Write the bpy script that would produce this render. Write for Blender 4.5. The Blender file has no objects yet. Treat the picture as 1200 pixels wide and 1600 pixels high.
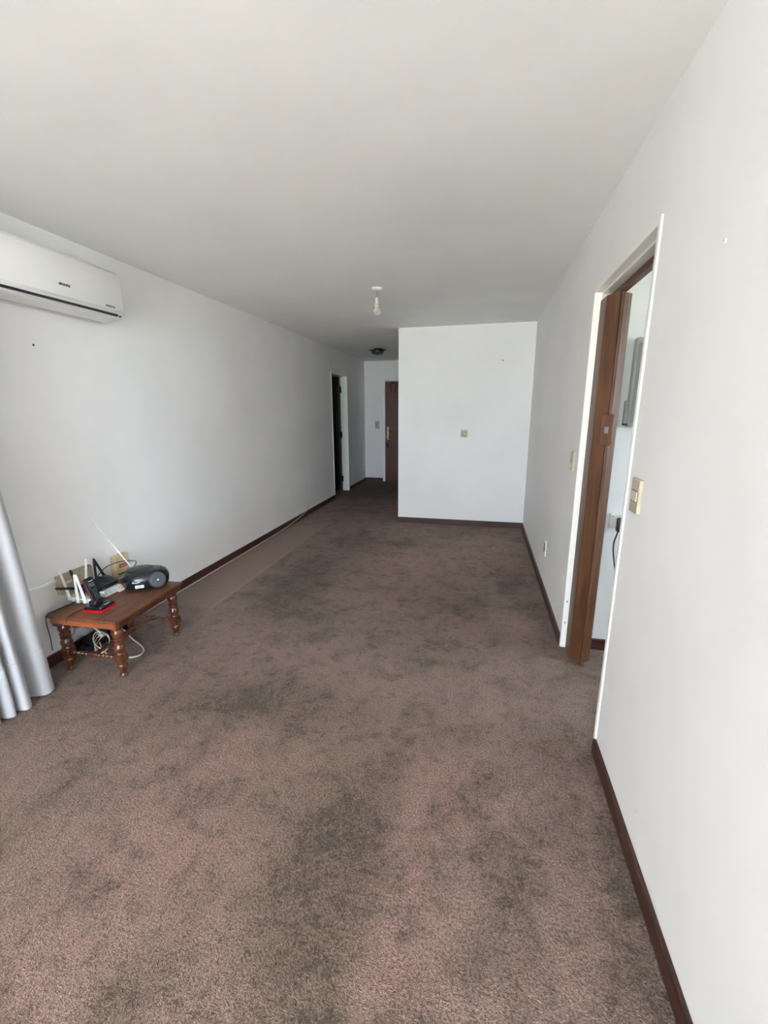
import bpy, bmesh, math, random
from mathutils import Vector, Matrix, Euler

random.seed(7)
S = bpy.context.scene
COL = S.collection
PI = math.pi
XL, XR, XC, YC, YH, H = -2.381, 0.531, -1.05, 5.395, 8.646, 2.4
YB = -3.5                                   # window wall behind the photographer

# ------------------------------------------------------------------ camera
cam = bpy.data.cameras.new('camera')
cam.sensor_fit = 'HORIZONTAL'; cam.sensor_width = 36.0
cam.lens = 667.05 / 1200 * 36.0
cam.clip_start = 0.02; cam.clip_end = 500
co = bpy.data.objects.new('camera', cam); COL.objects.link(co)
fw = Vector((-0.218212, 0.948321, -0.230370)); rt = Vector((0.974773, 0.223150, -0.004729)); up = Vector((-0.046922, 0.225590, 0.973092))
co.matrix_world = Matrix(((rt.x, up.x, -fw.x, 0), (rt.y, up.y, -fw.y, 0), (rt.z, up.z, -fw.z, 1.4336), (0, 0, 0, 1)))
S.camera = co

# ------------------------------------------------------------------ world, sun, window portals, exposure
w = bpy.data.worlds.new('sky'); S.world = w; w.use_nodes = True
bg = w.node_tree.nodes['Background']
bg.inputs[0].default_value = (0.715, 0.87, 1.01, 1); bg.inputs[1].default_value = 3.5
sl = bpy.data.lights.new('sun', 'SUN'); sl.energy = 28.5; sl.angle = 0.01; sl.color = (0.985, 0.985, 0.985)
so = bpy.data.objects.new('sun', sl); COL.objects.link(so)
so.rotation_euler = Vector((0.08, 0.47, -0.88)).to_track_quat('-Z', 'Y').to_euler()
WIN_BACK = (-1.55, 0.48, 0.04, 2.32)         # x0 x1 z0 z1 in the wall behind the camera
WIN_LEFT = (-0.6, 1.05, 0.06, 2.22)         # y0 y1 z0 z1 in the left wall, out of frame
WIN_KIT_ADDED = (1.1, 2.2, 1.05, 2.1)             # y0 y1 z0 z1 of an unseen opening added to light the kitchen
def portal(name, loc, rot, sx, sy):
    l = bpy.data.lights.new(name, 'AREA'); l.shape = 'RECTANGLE'; l.size = sx; l.size_y = sy; l.cycles.is_portal = True
    o = bpy.data.objects.new(name, l); COL.objects.link(o); o.location = loc; o.rotation_euler = rot
portal('portal_window_back', ((WIN_BACK[0]+WIN_BACK[1])/2, YB-0.06, (WIN_BACK[2]+WIN_BACK[3])/2), (PI/2, 0, 0), WIN_BACK[1]-WIN_BACK[0], WIN_BACK[3]-WIN_BACK[2])
portal('portal_added_window_kitchen', (3.06, (WIN_KIT_ADDED[0]+WIN_KIT_ADDED[1])/2, (WIN_KIT_ADDED[2]+WIN_KIT_ADDED[3])/2), (PI/2, 0, PI/2), WIN_KIT_ADDED[1]-WIN_KIT_ADDED[0], WIN_KIT_ADDED[3]-WIN_KIT_ADDED[2])
S.view_settings.view_transform = 'Standard'; S.view_settings.look = 'None'
S.view_settings.gamma = 1.0; S.view_settings.use_curve_mapping = False
S.view_settings.exposure = 2.62
S.cycles.max_bounces = 10; S.cycles.diffuse_bounces = 6; S.cycles.glossy_bounces = 4
S.cycles.sample_clamp_indirect = 8.0

# ------------------------------------------------------------------ materials
def srgb(r, g, b):
    f = lambda c: (c/255/12.92) if c/255 <= 0.04045 else ((c/255+0.055)/1.055)**2.4
    return (f(r), f(g), f(b), 1)
M = {}
def base(name, color, rough=0.5, metal=0.0, spec=0.5, **kw):
    m = bpy.data.materials.new(name); m.use_nodes = True
    b = m.node_tree.nodes['Principled BSDF']
    b.inputs['Base Color'].default_value = color; b.inputs['Roughness'].default_value = rough
    b.inputs['Metallic'].default_value = metal; b.inputs['Specular IOR Level'].default_value = spec
    for k, v in kw.items(): b.inputs[k.replace('_', ' ')].default_value = v
    M[name] = m
    return m, m.node_tree, b
def noise(nt, vec, scale, detail=3, rough=0.5, dist=0.0):
    n = nt.nodes.new('ShaderNodeTexNoise'); n.inputs['Scale'].default_value = scale
    n.inputs['Detail'].default_value = detail; n.inputs['Roughness'].default_value = rough; n.inputs['Distortion'].default_value = dist
    if vec is not None: nt.links.new(vec, n.inputs['Vector'])
    return n
def objco(nt, scale=None):
    t = nt.nodes.new('ShaderNodeTexCoord')
    if scale is None: return t.outputs['Object']
    mp = nt.nodes.new('ShaderNodeMapping'); mp.inputs['Scale'].default_value = scale
    nt.links.new(t.outputs['Object'], mp.inputs['Vector']); return mp.outputs['Vector']
def rng(nt, val, a, b, c, d, smooth=False):
    n = nt.nodes.new('ShaderNodeMapRange'); n.interpolation_type = 'SMOOTHSTEP' if smooth else 'LINEAR'
    for i, v in zip(('From Min', 'From Max', 'To Min', 'To Max'), (a, b, c, d)): n.inputs[i].default_value = v
    nt.links.new(val, n.inputs['Value']); return n.outputs['Result']
def mix(nt, fac, a, b, blend='MIX'):
    n = nt.nodes.new('ShaderNodeMix'); n.data_type = 'RGBA'; n.blend_type = blend
    for s, v in ((n.inputs['Factor'], fac), (n.inputs[6], a), (n.inputs[7], b)):
        if isinstance(v, (int, float)): s.default_value = v
        elif isinstance(v, tuple): s.default_value = v
        else: nt.links.new(v, s)
    return n.outputs[2]
def math_(nt, op, a, b=None):
    n = nt.nodes.new('ShaderNodeMath'); n.operation = op
    for i, v in enumerate((a, b)):
        if v is None: continue
        if isinstance(v, (int, float)): n.inputs[i].default_value = v
        else: nt.links.new(v, n.inputs[i])
    return n.outputs[0]
def bump(nt, b, height, strength, dist):
    n = nt.nodes.new('ShaderNodeBump'); n.inputs['Strength'].default_value = strength; n.inputs['Distance'].default_value = dist
    nt.links.new(height, n.inputs['Height']); nt.links.new(n.outputs['Normal'], b.inputs['Normal'])

def paint(name, color, rough, amt=0.03, spec=0.3):
    m, nt, b = base(name, color, rough, spec=spec)
    v = objco(nt); n1 = noise(nt, v, 1.3, 3, 0.6)
    c2 = tuple(c*(1-amt*2.2) for c in color[:3])+(1,)
    nt.links.new(mix(nt, rng(nt, n1.outputs['Fac'], 0.4, 0.75, 0, 1), color, c2), b.inputs['Base Color'])
    return m
paint('wall_paint', (0.845, 0.832, 0.825, 1), 0.6)
paint('ceiling_paint', (0.85, 0.85, 0.835, 1), 0.8)
paint('trim_paint', (0.85, 0.83, 0.78, 1), 0.35, 0.02, 0.5)
paint('ac_plastic', (0.76, 0.75, 0.745, 1), 0.32, 0.005, 0.5)
def wood(name, c1, c2, rough, axis, freq=1.0, coat=0.0):
    m, nt, b = base(name, c1, rough, spec=0.5)
    sc = [60*freq]*3; sc[axis] = 3.0*freq
    v = objco(nt, tuple(sc)); n = noise(nt, v, 1.0, 5, 0.6, 0.6)
    n2 = noise(nt, objco(nt), 5*freq, 2)
    f = math_(nt, 'ADD', math_(nt, 'MULTIPLY', n.outputs['Fac'], 0.75), math_(nt, 'MULTIPLY', n2.outputs['Fac'], 0.25))
    nt.links.new(mix(nt, rng(nt, f, 0.38, 0.62, 0, 1), c1, c2), b.inputs['Base Color'])
    b.inputs['Coat Weight'].default_value = coat; b.inputs['Coat Roughness'].default_value = 0.15
    bump(nt, b, n.outputs['Fac'], 0.1, 0.001)
    return m
wood('base_wood', srgb(48, 27, 20), srgb(78, 44, 33), 0.4, 1)
wood('base_wood_x', srgb(48, 27, 20), srgb(78, 44, 33), 0.4, 0)
wood('table_wood', srgb(62, 28, 15), srgb(104, 54, 32), 0.3, 2, 1.0, 0.5)
wood('table_top_wood', srgb(78, 40, 22), srgb(122, 74, 46), 0.5, 1, 1.0, 0.1)
wood('table_apron_wood', srgb(120, 62, 34), srgb(166, 94, 52), 0.35, 0, 1.0, 0.3)
wood('accordion_vinyl', srgb(72, 43, 25), srgb(110, 71, 45), 0.42, 2, 0.8)
wood('entry_door_wood', srgb(66, 27, 14), srgb(98, 44, 25), 0.4, 2, 0.8)
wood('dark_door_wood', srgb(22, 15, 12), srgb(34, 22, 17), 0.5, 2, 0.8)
def plain(name, c, rough=0.45, metal=0.0, spec=0.5, **kw):
    m, nt, b = base(name, c, rough, metal, spec, **kw)
    n = noise(nt, objco(nt), 60, 2)
    c2 = tuple(min(1, x*0.9) for x in c[:3])+(1,)
    nt.links.new(mix(nt, n.outputs['Fac'], c, c2), b.inputs['Base Color'])
    return m
plain('black_plastic', (0.012, 0.013, 0.016, 1), 0.35)
plain('black_gloss', (0.010, 0.013, 0.018, 1), 0.16)
plain('black_matte', (0.012, 0.012, 0.013, 1), 0.7)
plain('speaker_metal', (0.075, 0.085, 0.10, 1), 0.4, 0.3)
plain('white_plastic', (0.82, 0.82, 0.80, 1), 0.35)
plain('white_gloss', (0.85, 0.85, 0.83, 1), 0.2)
plain('beige_plastic', srgb(188, 176, 155), 0.4)
plain('beige_light', srgb(210, 201, 176), 0.4)
plain('box_beige', srgb(166, 155, 126), 0.5)
plain('box_cream', srgb(208, 190, 148), 0.5)
plain('red_plastic', srgb(196, 16, 34), 0.25)
plain('maroon_plastic', srgb(96, 30, 52), 0.3)
plain('label_red', srgb(150, 40, 40), 0.5)
plain('label_white', srgb(222, 236, 232), 0.4)
plain('label_green', srgb(90, 160, 140), 0.4)
plain('screen_grey', srgb(92, 104, 98), 0.2)
plain('key_grey', srgb(150, 155, 162), 0.4)
plain('logo_black', (0.02, 0.02, 0.022, 1), 0.4)
plain('logo_grey', (0.22, 0.22, 0.21, 1), 0.4)
plain('logo_white', (0.85, 0.87, 0.9, 1), 0.4)
plain('chrome', (0.75, 0.75, 0.76, 1), 0.18, 1.0)
plain('brass', srgb(196, 172, 120), 0.3, 0.9)
plain('bronze_dark', (0.02, 0.022, 0.018, 1), 0.25, 0.3)
plain('cable_white', srgb(214, 206, 192), 0.5)
plain('cable_beige', srgb(190, 172, 140), 0.55)
plain('cable_grey', srgb(120, 120, 122), 0.5)
plain('cable_black', (0.012, 0.012, 0.012, 1), 0.45)
plain('cable_blue', srgb(30, 60, 110), 0.4)
plain('panel_grey', srgb(172, 172, 166), 0.4)
plain('panel_door', srgb(138, 140, 140), 0.25)
plain('hole_dark', (0.03, 0.028, 0.025, 1), 0.9)
plain('alu', (0.6, 0.6, 0.6, 1), 0.35, 0.9)
plain('balcony_tile', (0.53, 0.53, 0.52, 1), 0.7)
plain('lawn', (0.20, 0.215, 0.16, 1), 0.9)
# wrinkled white plastic sleeve
m, nt, b = base('plastic_wrap', (0.82, 0.82, 0.82, 1), 0.25)
nz = noise(nt, objco(nt), 38, 3, 0.6, 1.5); bump(nt, b, nz.outputs['Fac'], 0.9, 0.01)
nt.links.new(mix(nt, rng(nt, nz.outputs['Fac'], .45, .7, 0, 1), (0.93, 0.93, 0.92, 1), (0.74, 0.74, 0.76, 1)), b.inputs['Base Color'])
# curtain lining cloth
m, nt, b = base('curtain_cloth', (0.50, 0.51, 0.535, 1), 0.75, spec=0.2)
nz = noise(nt, objco(nt, (500, 500, 500)), 1, 2); bump(nt, b, nz.outputs['Fac'], 0.15, 0.001)
b.inputs['Sheen Weight'].default_value = 0.15
# clear bulb glass
base('bulb_glass', (0.92, 0.93, 0.92, 1), 0.12, Transmission_Weight=0.75, IOR=1.3)
base('lamp_glass', (0.05, 0.055, 0.05, 1), 0.08)

# carpet: worn brown-mauve pile, with soiled walkways and the cleaner rectangles where furniture stood
m, nt, b = base('carpet', (0.15, 0.11, 0.09, 1), 0.95, spec=0.1)
P = objco(nt)
wob = noise(nt, P, 3.4, 2, 0.6)
sub = nt.nodes.new('ShaderNodeVectorMath'); sub.operation = 'SUBTRACT'; nt.links.new(wob.outputs['Color'], sub.inputs[0]); sub.inputs[1].default_value = (.5, .5, .5)
scl = nt.nodes.new('ShaderNodeVectorMath'); scl.operation = 'SCALE'; nt.links.new(sub.outputs[0], scl.inputs[0]); scl.inputs['Scale'].default_value = 0.42
add = nt.nodes.new('ShaderNodeVectorMath'); add.operation = 'ADD'; nt.links.new(P, add.inputs[0]); nt.links.new(scl.outputs[0], add.inputs[1])
PW = add.outputs[0]
def blob(cx, cy, rx, ry, amt, vec=None):
    mp = nt.nodes.new('ShaderNodeMapping'); mp.vector_type = 'POINT'
    mp.inputs['Location'].default_value = (-cx/rx, -cy/ry, 0); mp.inputs['Scale'].default_value = (1/rx, 1/ry, 0)
    nt.links.new(vec or PW, mp.inputs['Vector'])
    ln = nt.nodes.new('ShaderNodeVectorMath'); ln.operation = 'LENGTH'; nt.links.new(mp.outputs[0], ln.inputs[0])
    return rng(nt, ln.outputs['Value'], 0.25, 1.25, amt, 0, True)
def total(lst):
    acc = None
    for v in lst: acc = v if acc is None else math_(nt, 'ADD', acc, v)
    return math_(nt, 'MINIMUM', acc, 1.0)
sx = nt.nodes.new('ShaderNodeSeparateXYZ'); nt.links.new(P, sx.inputs[0])
X, Y = sx.outputs['X'], sx.outputs['Y']
dark = total([blob(-1.50, 3.2, .34, .85, .60), blob(-1.15, 2.62, .40, .34, .35), blob(-0.95, 1.70, .50, .24, .50), blob(0.27, 3.55, .15, .36, .60),
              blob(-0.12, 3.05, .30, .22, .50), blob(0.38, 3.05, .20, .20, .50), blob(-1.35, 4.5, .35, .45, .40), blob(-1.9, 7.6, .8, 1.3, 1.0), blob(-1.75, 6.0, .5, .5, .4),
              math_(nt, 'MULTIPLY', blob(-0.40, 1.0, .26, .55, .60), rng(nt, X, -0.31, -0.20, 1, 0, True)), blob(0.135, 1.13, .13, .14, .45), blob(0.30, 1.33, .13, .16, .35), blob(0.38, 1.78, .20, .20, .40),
              blob(0.53, 1.25, .10, .6, .55), blob(-1.35, 1.62, .30, .16, .35), blob(-0.78, 4.5, .30, .20, .55), blob(-.35, 2.45, .6, .35, .30), blob(.02, 1.30, .05, .06, .4), blob(.12, .92, .10, .10, .35), blob(-.05, 1.06, .05, .05, .35), blob(-0.25, 1.60, .05, .06, .6)])
pale_blobs = total([blob(-0.30, 4.25, .75, .75, .9), blob(-0.75, 3.75, .35, .45, .6), blob(0.15, 4.7, .4, .4, .6), blob(-1.0, 5.0, .5, .5, .5), blob(.25, 2.85, .22, .18, .5)])  # paler patches, mostly on the far half of the carpet
pink = total([blob(-1.05, 1.28, .22, .20, .75), blob(-1.00, 0.92, .30, .22, .85), blob(-0.10, 1.34, .17, .26, .8), blob(-0.14, 0.95, .13, .22, .7), blob(-1.12, .62, .25, .18, .6), blob(-0.15, .75, .12, .1, .5)])
# straight-edged cleaner patches (left strip under the vanished sideboard, block by the right wall)
strip = math_(nt, 'MULTIPLY', rng(nt, X, -1.935, -1.905, 1, 0, True), math_(nt, 'MULTIPLY', rng(nt, Y, 2.55, 2.60, 0, 1, True), rng(nt, Y, 4.75, 5.25, 1, 0, True)))
ridge = math_(nt, 'MULTIPLY', math_(nt, 'MULTIPLY', rng(nt, X, -1.955, -1.93, 0, 1, True), rng(nt, X, -1.925, -1.905, 1, 0, True)), math_(nt, 'MULTIPLY', rng(nt, Y, 2.55, 2.6, 0, 1, True), rng(nt, Y, 3.4, 5.0, 1, 0, True)))
sw = nt.nodes.new('ShaderNodeSeparateXYZ'); nt.links.new(PW, sw.inputs[0])
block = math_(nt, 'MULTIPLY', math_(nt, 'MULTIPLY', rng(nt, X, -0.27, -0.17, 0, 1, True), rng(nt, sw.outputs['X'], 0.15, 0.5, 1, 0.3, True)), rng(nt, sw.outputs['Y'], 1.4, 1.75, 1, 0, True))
dark = math_(nt, 'MULTIPLY', dark, math_(nt, 'SUBTRACT', 1.0, math_(nt, 'MULTIPLY', strip, 0.9)))
blot = noise(nt, P, 5.5, 3, 0.65, 0.4); blot2 = noise(nt, P, 19, 2, 0.6, 0.3)
dirt = math_(nt, 'ADD', dark, math_(nt, 'MULTIPLY', rng(nt, blot.outputs['Fac'], 0.46, 0.70, 0, 0.60), math_(nt, 'SUBTRACT', 1.0, math_(nt, 'MULTIPLY', strip, .8))))
dirt = math_(nt, 'MULTIPLY', dirt, math_(nt, 'SUBTRACT', 1.0, math_(nt, 'MULTIPLY', pale_blobs, .35)))
dirt = math_(nt, 'ADD', dirt, rng(nt, blot2.outputs['Fac'], 0.50, 0.72, 0, 0.50))
fine = noise(nt, P, 58, 2, 0.7)
dirt = math_(nt, 'MINIMUM', math_(nt, 'MULTIPLY', dirt, rng(nt, fine.outputs['Fac'], 0.35, 0.65, 0.55, 1.35)), 1.2)
CLEAN, DIRTY, PINK = (0.262, 0.182, 0.150, 1), (0.110, 0.083, 0.063, 1), (0.320, 0.200, 0.174, 1)
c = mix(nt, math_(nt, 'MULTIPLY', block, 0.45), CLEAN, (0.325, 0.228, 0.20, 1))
c = mix(nt, math_(nt, 'MULTIPLY', pink, 0.85), c, PINK)
c = mix(nt, math_(nt, 'MULTIPLY', pale_blobs, 0.7), c, (0.40, 0.275, 0.225, 1))
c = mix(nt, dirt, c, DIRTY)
c = mix(nt, math_(nt, 'MULTIPLY', strip, 0.60), c, (0.33, 0.235, 0.195, 1))
c = mix(nt, math_(nt, 'MULTIPLY', ridge, 0.25), c, (0.42, 0.32, 0.28, 1))
t1 = noise(nt, P, 130, 2, 0.7); t2 = noise(nt, P, 330, 1, 0.6)
tuft = math_(nt, 'ADD', math_(nt, 'MULTIPLY', t1.outputs['Fac'], .65), math_(nt, 'MULTIPLY', t2.outputs['Fac'], .35))
c = mix(nt, 1.0, c, mix(nt, rng(nt, tuft, 0.32, 0.68, 0, 1), (0.34, 0.32, 0.30, 1), (1.66, 1.66, 1.66, 1)), 'MULTIPLY')
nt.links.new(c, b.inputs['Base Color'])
b.inputs['Sheen Weight'].default_value = 0.1
lump = noise(nt, P, 26, 1)
bump(nt, b, math_(nt, 'ADD', tuft, math_(nt, 'MULTIPLY', lump.outputs['Fac'], .6)), 1.0, 0.014)

# ------------------------------------------------------------------ mesh helpers
class MB:
    def __init__(s): s.bm = bmesh.new()
    def box(s, x0, x1, y0, y1, z0, z1, bev=0.0, seg=2):
        r = bmesh.ops.create_cube(s.bm, size=1.0)
        sc = (abs(x1-x0), abs(y1-y0), abs(z1-z0)); ce = ((x0+x1)/2, (y0+y1)/2, (z0+z1)/2)
        for v in r['verts']: v.co = Vector((v.co.x*sc[0]+ce[0], v.co.y*sc[1]+ce[1], v.co.z*sc[2]+ce[2]))
        if bev: bmesh.ops.bevel(s.bm, geom=list({e for v in r['verts'] for e in v.link_edges}), offset=bev, segments=seg, profile=0.5, affect='EDGES')
        return s
    def lathe(s, prof, c=(0, 0, 0), n=20, mat=None):
        # prof: list of (r, z) ; axis +z through c ; mat = optional 3x3/4x4 applied before translation
        rings = []
        for r, z in prof:
            ring = []
            for i in range(n):
                a = 2*PI*i/n; v = Vector((r*math.cos(a), r*math.sin(a), z))
                if mat is not None: v = mat @ v
                ring.append(s.bm.verts.new(v+Vector(c)))
            rings.append(ring)
        for A, B in zip(rings, rings[1:]):
            for i in range(n): s.bm.faces.new((A[i], A[(i+1) % n], B[(i+1) % n], B[i]))
        s.bm.faces.new(rings[0][::-1]); s.bm.faces.new(rings[-1])
        return s
    def tube(s, pts, r, n=8, smooth=0):
        pts = [Vector(p) for p in pts]
        for _ in range(smooth):
            q = [pts[0]]
            for a, b2 in zip(pts, pts[1:]): q += [a.lerp(b2, .25), a.lerp(b2, .75)]
            pts = q+[pts[-1]]
        rs = r if isinstance(r, (list, tuple)) else [r]*len(pts)
        rings = []; prev = None
        for i, p in enumerate(pts):
            t = (pts[min(i+1, len(pts)-1)]-pts[max(i-1, 0)]).normalized()
            if prev is None:
                a = Vector((0, 0, 1)) if abs(t.z) < .9 else Vector((1, 0, 0)); u = t.cross(a).normalized()
            else:
                u = (prev-t*prev.dot(t)).normalized()
            prev = u; v = t.cross(u)
            rr = rs[i] if i < len(rs) else rs[-1]
            rings.append([s.bm.verts.new(p+(u*math.cos(2*PI*k/n)+v*math.sin(2*PI*k/n))*rr) for k in range(n)])
        for A, B in zip(rings, rings[1:]):
            for i in range(n): s.bm.faces.new((A[i], A[(i+1) % n], B[(i+1) % n], B[i]))
        s.bm.faces.new(rings[0][::-1]); s.bm.faces.new(rings[-1])
        return s
    def prism(s, poly, lo, hi, axis='z', bev=0.0):
        f = {'z': lambda a, b2, t: (a, b2, t), 'y': lambda a, b2, t: (a, t, b2), 'x': lambda a, b2, t: (t, a, b2)}[axis]
        A = [s.bm.verts.new(f(a, b2, lo)) for a, b2 in poly]; B = [s.bm.verts.new(f(a, b2, hi)) for a, b2 in poly]
        fs = [s.bm.faces.new(A), s.bm.faces.new(B)]
        for i in range(len(A)): fs.append(s.bm.faces.new((A[i], A[(i+1) % len(A)], B[(i+1) % len(A)], B[i])))
        if bev:
            bmesh.ops.recalc_face_normals(s.bm, faces=fs)
            bmesh.ops.bevel(s.bm, geom=list({e for q in fs for e in q.edges}), offset=bev, segments=2, profile=.5, affect='EDGES')
        return s
    def xform(s, mat):
        bmesh.ops.transform(s.bm, matrix=mat, verts=s.bm.verts[:]); return s
    def build(s, name, mat, parent=None, local=False, smooth=None, recenter=False):
        bmesh.ops.recalc_face_normals(s.bm, faces=s.bm.faces[:])
        off = Vector((0, 0, 0))
        if parent is not None and not local: off = parent_world(parent)
        if recenter and parent is None:
            xs = [v.co.x for v in s.bm.verts]; ys = [v.co.y for v in s.bm.verts]; zs = [v.co.z for v in s.bm.verts]
            off = Vector(((min(xs)+max(xs))/2, (min(ys)+max(ys))/2, min(zs)))
        if off.length: bmesh.ops.translate(s.bm, vec=-off, verts=s.bm.verts[:])
        me = bpy.data.meshes.new(name); s.bm.to_mesh(me); s.bm.free()
        me.materials.append(M[mat])
        if smooth:
            for p in me.polygons: p.use_smooth = True
            me.set_sharp_from_angle(angle=math.radians(smooth))
        o = bpy.data.objects.new(name, me); COL.objects.link(o)
        if parent is not None: o.parent = parent
        elif recenter: o.location = off
        return o
def parent_world(o):
    v = Vector(o.location)
    while o.parent: o = o.parent; v = v+Vector(o.location)
    return v
def tag(o, label, cat, group=None):
    o['label'] = label; o['category'] = cat
    if group: o['group'] = group
    return o
def thing(name, label, cat, loc, rz=0.0, group=None):
    o = bpy.data.objects.new(name, None); COL.objects.link(o); o.empty_display_size = .05
    o.location = loc; o.rotation_euler = (0, 0, rz)
    return tag(o, label, cat, group)
def struct(mb, name, mat, label=None, **kw):
    o = mb.build(name, mat, **kw); o['kind'] = 'structure'
    if label: o['label'] = label
    return o
def struct_empty(name, loc, label):
    o = bpy.data.objects.new(name, None); COL.objects.link(o); o.empty_display_size = .05; o.location = loc
    o['kind'] = 'structure'; o['label'] = label; return o
def text(body, size, depth=0.0004, bold=0.0):
    cu = bpy.data.curves.new('txt', 'FONT'); cu.body = body; cu.size = size; cu.align_x = 'CENTER'; cu.align_y = 'CENTER'; cu.extrude = depth; cu.offset = bold; cu.resolution_u = 2
    o = bpy.data.objects.new('txt', cu); COL.objects.link(o)
    bpy.context.view_layer.update()
    me = bpy.data.meshes.new_from_object(o.evaluated_get(bpy.context.evaluated_depsgraph_get()))
    bpy.data.objects.remove(o); bpy.data.curves.remove(cu)
    mb = MB(); mb.bm.from_mesh(me); bpy.data.meshes.remove(me); return mb

# ------------------------------------------------------------------ the setting
T = 0.12
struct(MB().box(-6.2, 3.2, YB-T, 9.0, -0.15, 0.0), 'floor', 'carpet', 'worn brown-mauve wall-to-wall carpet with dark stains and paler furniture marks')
struct(MB().box(-6.2, 3.2, YB-T, 9.0, H, H+0.15), 'ceiling', 'ceiling_paint', 'plain white plaster ceiling')
y0, y1, z0, z1 = WIN_LEFT
DL0, DL1, DLH = 6.665, 7.50, 2.045          # doorway in the left wall
mb = MB()
mb.box(XL-T, XL, YB, y0, 0, H).box(XL-T, XL, y0, y1, 0, z0).box(XL-T, XL, y0, y1, z1, H)
mb.box(XL-T, XL, y1, DL0, 0, H).box(XL-T, XL, DL0, DL1, DLH, H).box(XL-T, XL, DL1, YH, 0, H)
struct(mb, 'wall_left', 'wall_paint', 'long white left wall carrying the air conditioner')
DR0, DR1, DRH = 1.712, 2.60, 2.045          # doorway in the right wall
mb = MB()
mb.box(XR, XR+0.10, YB, DR0, 0, H).box(XR, XR+0.10, DR0, DR1, DRH, H).box(XR, XR+0.10, DR1, YC, 0, H)
struct(mb, 'wall_right', 'wall_paint', 'white right wall with the accordion door opening')
struct(MB().box(XC, XR+0.10, YC, YC+0.10, 0, H), 'wall_center', 'wall_paint', 'white wall block facing the room beside the hallway')
struct(MB().box(XC, XC+0.10, YC+0.10, YH, 0, H), 'wall_hall_right', 'wall_paint', 'white side wall of the hallway')
ED0, ED1, EDH = -2.005, -1.06, 2.06
mb = MB()
mb.box(XL-T, ED0, YH, YH+T, 0, H).box(ED0, ED1, YH, YH+T, EDH, H).box(ED1, XR+.1, YH, YH+T, 0, H)
struct(mb, 'wall_hall_end', 'wall_paint', 'white end wall of the hallway around the entry door')
x0, x1, z0, z1 = WIN_BACK
mb = MB()
mb.box(XL-T, x0, YB-T, YB, 0, H).box(x1, 3.2, YB-T, YB, 0, H).box(x0, x1, YB-T, YB, 0, z0).box(x0, x1, YB-T, YB, z1, H)
struct(mb, 'wall_back', 'wall_paint', 'white window wall behind the viewer')
# side room behind the right wall
struct(MB().box(XR+.10, 3.1, 2.60, 2.70, 0, H), 'wall_side_room_far', 'wall_paint', 'white wall seen through the accordion doorway')
y0, y1, z0, z1 = WIN_KIT_ADDED
mb = MB().box(3.0, 3.1, YB, y0, 0, H).box(3.0, 3.1, y1, 2.60, 0, H).box(3.0, 3.1, y0, y1, 0, z0).box(3.0, 3.1, y0, y1, z1, H)
struct(mb, 'wall_side_room_right', 'wall_paint', 'outer wall of the side room')
# unlit room behind the left doorway
mb = MB().box(-6.2, XL-T, 5.9, 6.0, 0, H).box(-6.2, XL-T, 8.55, 8.65, 0, H).box(-6.2, -6.1, 6.0, 8.55, 0, H)
struct(mb, 'wall_dark_room', 'wall_paint', 'walls of the unlit room behind the left doorway')
struct(MB().box(-2.3, -0.8, YH+T, YH+T+.1, 0, H), 'wall_corridor', 'wall_paint', 'dim corridor wall behind the entry door')
# outdoors: balcony slab and the garden below
struct(MB().box(-7, 6, YB-T-1.6, YB-T, -0.2, -0.03), 'balcony_slab', 'balcony_tile', 'tiled balcony slab outside the window')
struct(MB().box(-60, 60, -70, 40, -3.4, -3.2), 'ground', 'lawn', 'garden ground outside below the flat')

# baseboards
BH, BT = 0.07, 0.014
def bb(name, mat, label, *boxes):
    mb = MB()
    for q in boxes: mb.box(*q, bev=0.003, seg=1)
    return struct(mb, name, mat, label)
bb('baseboard_left', 'base_wood', 'dark brown baseboard along the left wall', (XL, XL+BT, YB, -0.62, 0, BH), (XL, XL+BT, 1.06, DL0, 0, BH), (XL, XL+BT, DL1, YH-BT, 0, BH))
bb('baseboard_right', 'base_wood', 'dark brown baseboard along the right wall', (XR-BT, XR, YB, DR0-.002, 0, BH), (XR-BT, XR, DR1, YC-BT, 0, BH))
bb('baseboard_center', 'base_wood_x', 'dark brown baseboard under the facing wall', (XC-.002, XR, YC-BT, YC, 0, BH))
bb('baseboard_hall', 'base_wood', 'dark brown baseboard of the hallway', (XC-BT, XC, YC+.001, YH-BT, 0, BH), (XL, ED0, YH-BT, YH, 0, BH))
bb('baseboard_side_room', 'base_wood_x', 'reddish baseboard seen through the accordion doorway', (XR+.10, 2.98, 2.586, 2.60, 0, BH))

# window frames, out of view
def window(name, label, axis, a0, a1, z0, z1, p, n):
    o = struct_empty(name, (0, 0, 0), label)
    def bar(u0, u1, w0, w1, nm):
        mb = MB()
        mb.box(u0, u1, p-.03, p+.03, w0, w1) if axis == 'x' else mb.box(p-.03, p+.03, u0, u1, w0, w1)
        mb.build(nm, 'alu', o)
    bar(a0, a1, z0, z0+.04, 'window_rail'); bar(a0, a1, z1-.04, z1, 'window_rail')
    for i in range(n+1):
        u = a0+(a1-a0)*i/n; bar(max(a0, u-.025), min(a1, u+.025), z0+.04, z1-.04, 'window_stile')
window('window_1', 'aluminium sliding window behind the viewer', 'x', *WIN_BACK, YB-.06, 2)
window('window_2', 'aluminium window in the left wall beside the curtain', 'y', *WIN_LEFT, XL-.06, 2)
wo = bpy.data.objects['window_2']
for k in range(36):  # closed shutter added to stop light coming in through this unseen window
    zz = WIN_LEFT[2]+(WIN_LEFT[3]-WIN_LEFT[2])*k/36
    MB().box(XL-.115, XL-.10, WIN_LEFT[0], WIN_LEFT[1], zz, zz+(WIN_LEFT[3]-WIN_LEFT[2])/36-.001).build('added_shutter_slat', 'white_plastic', wo)
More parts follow.
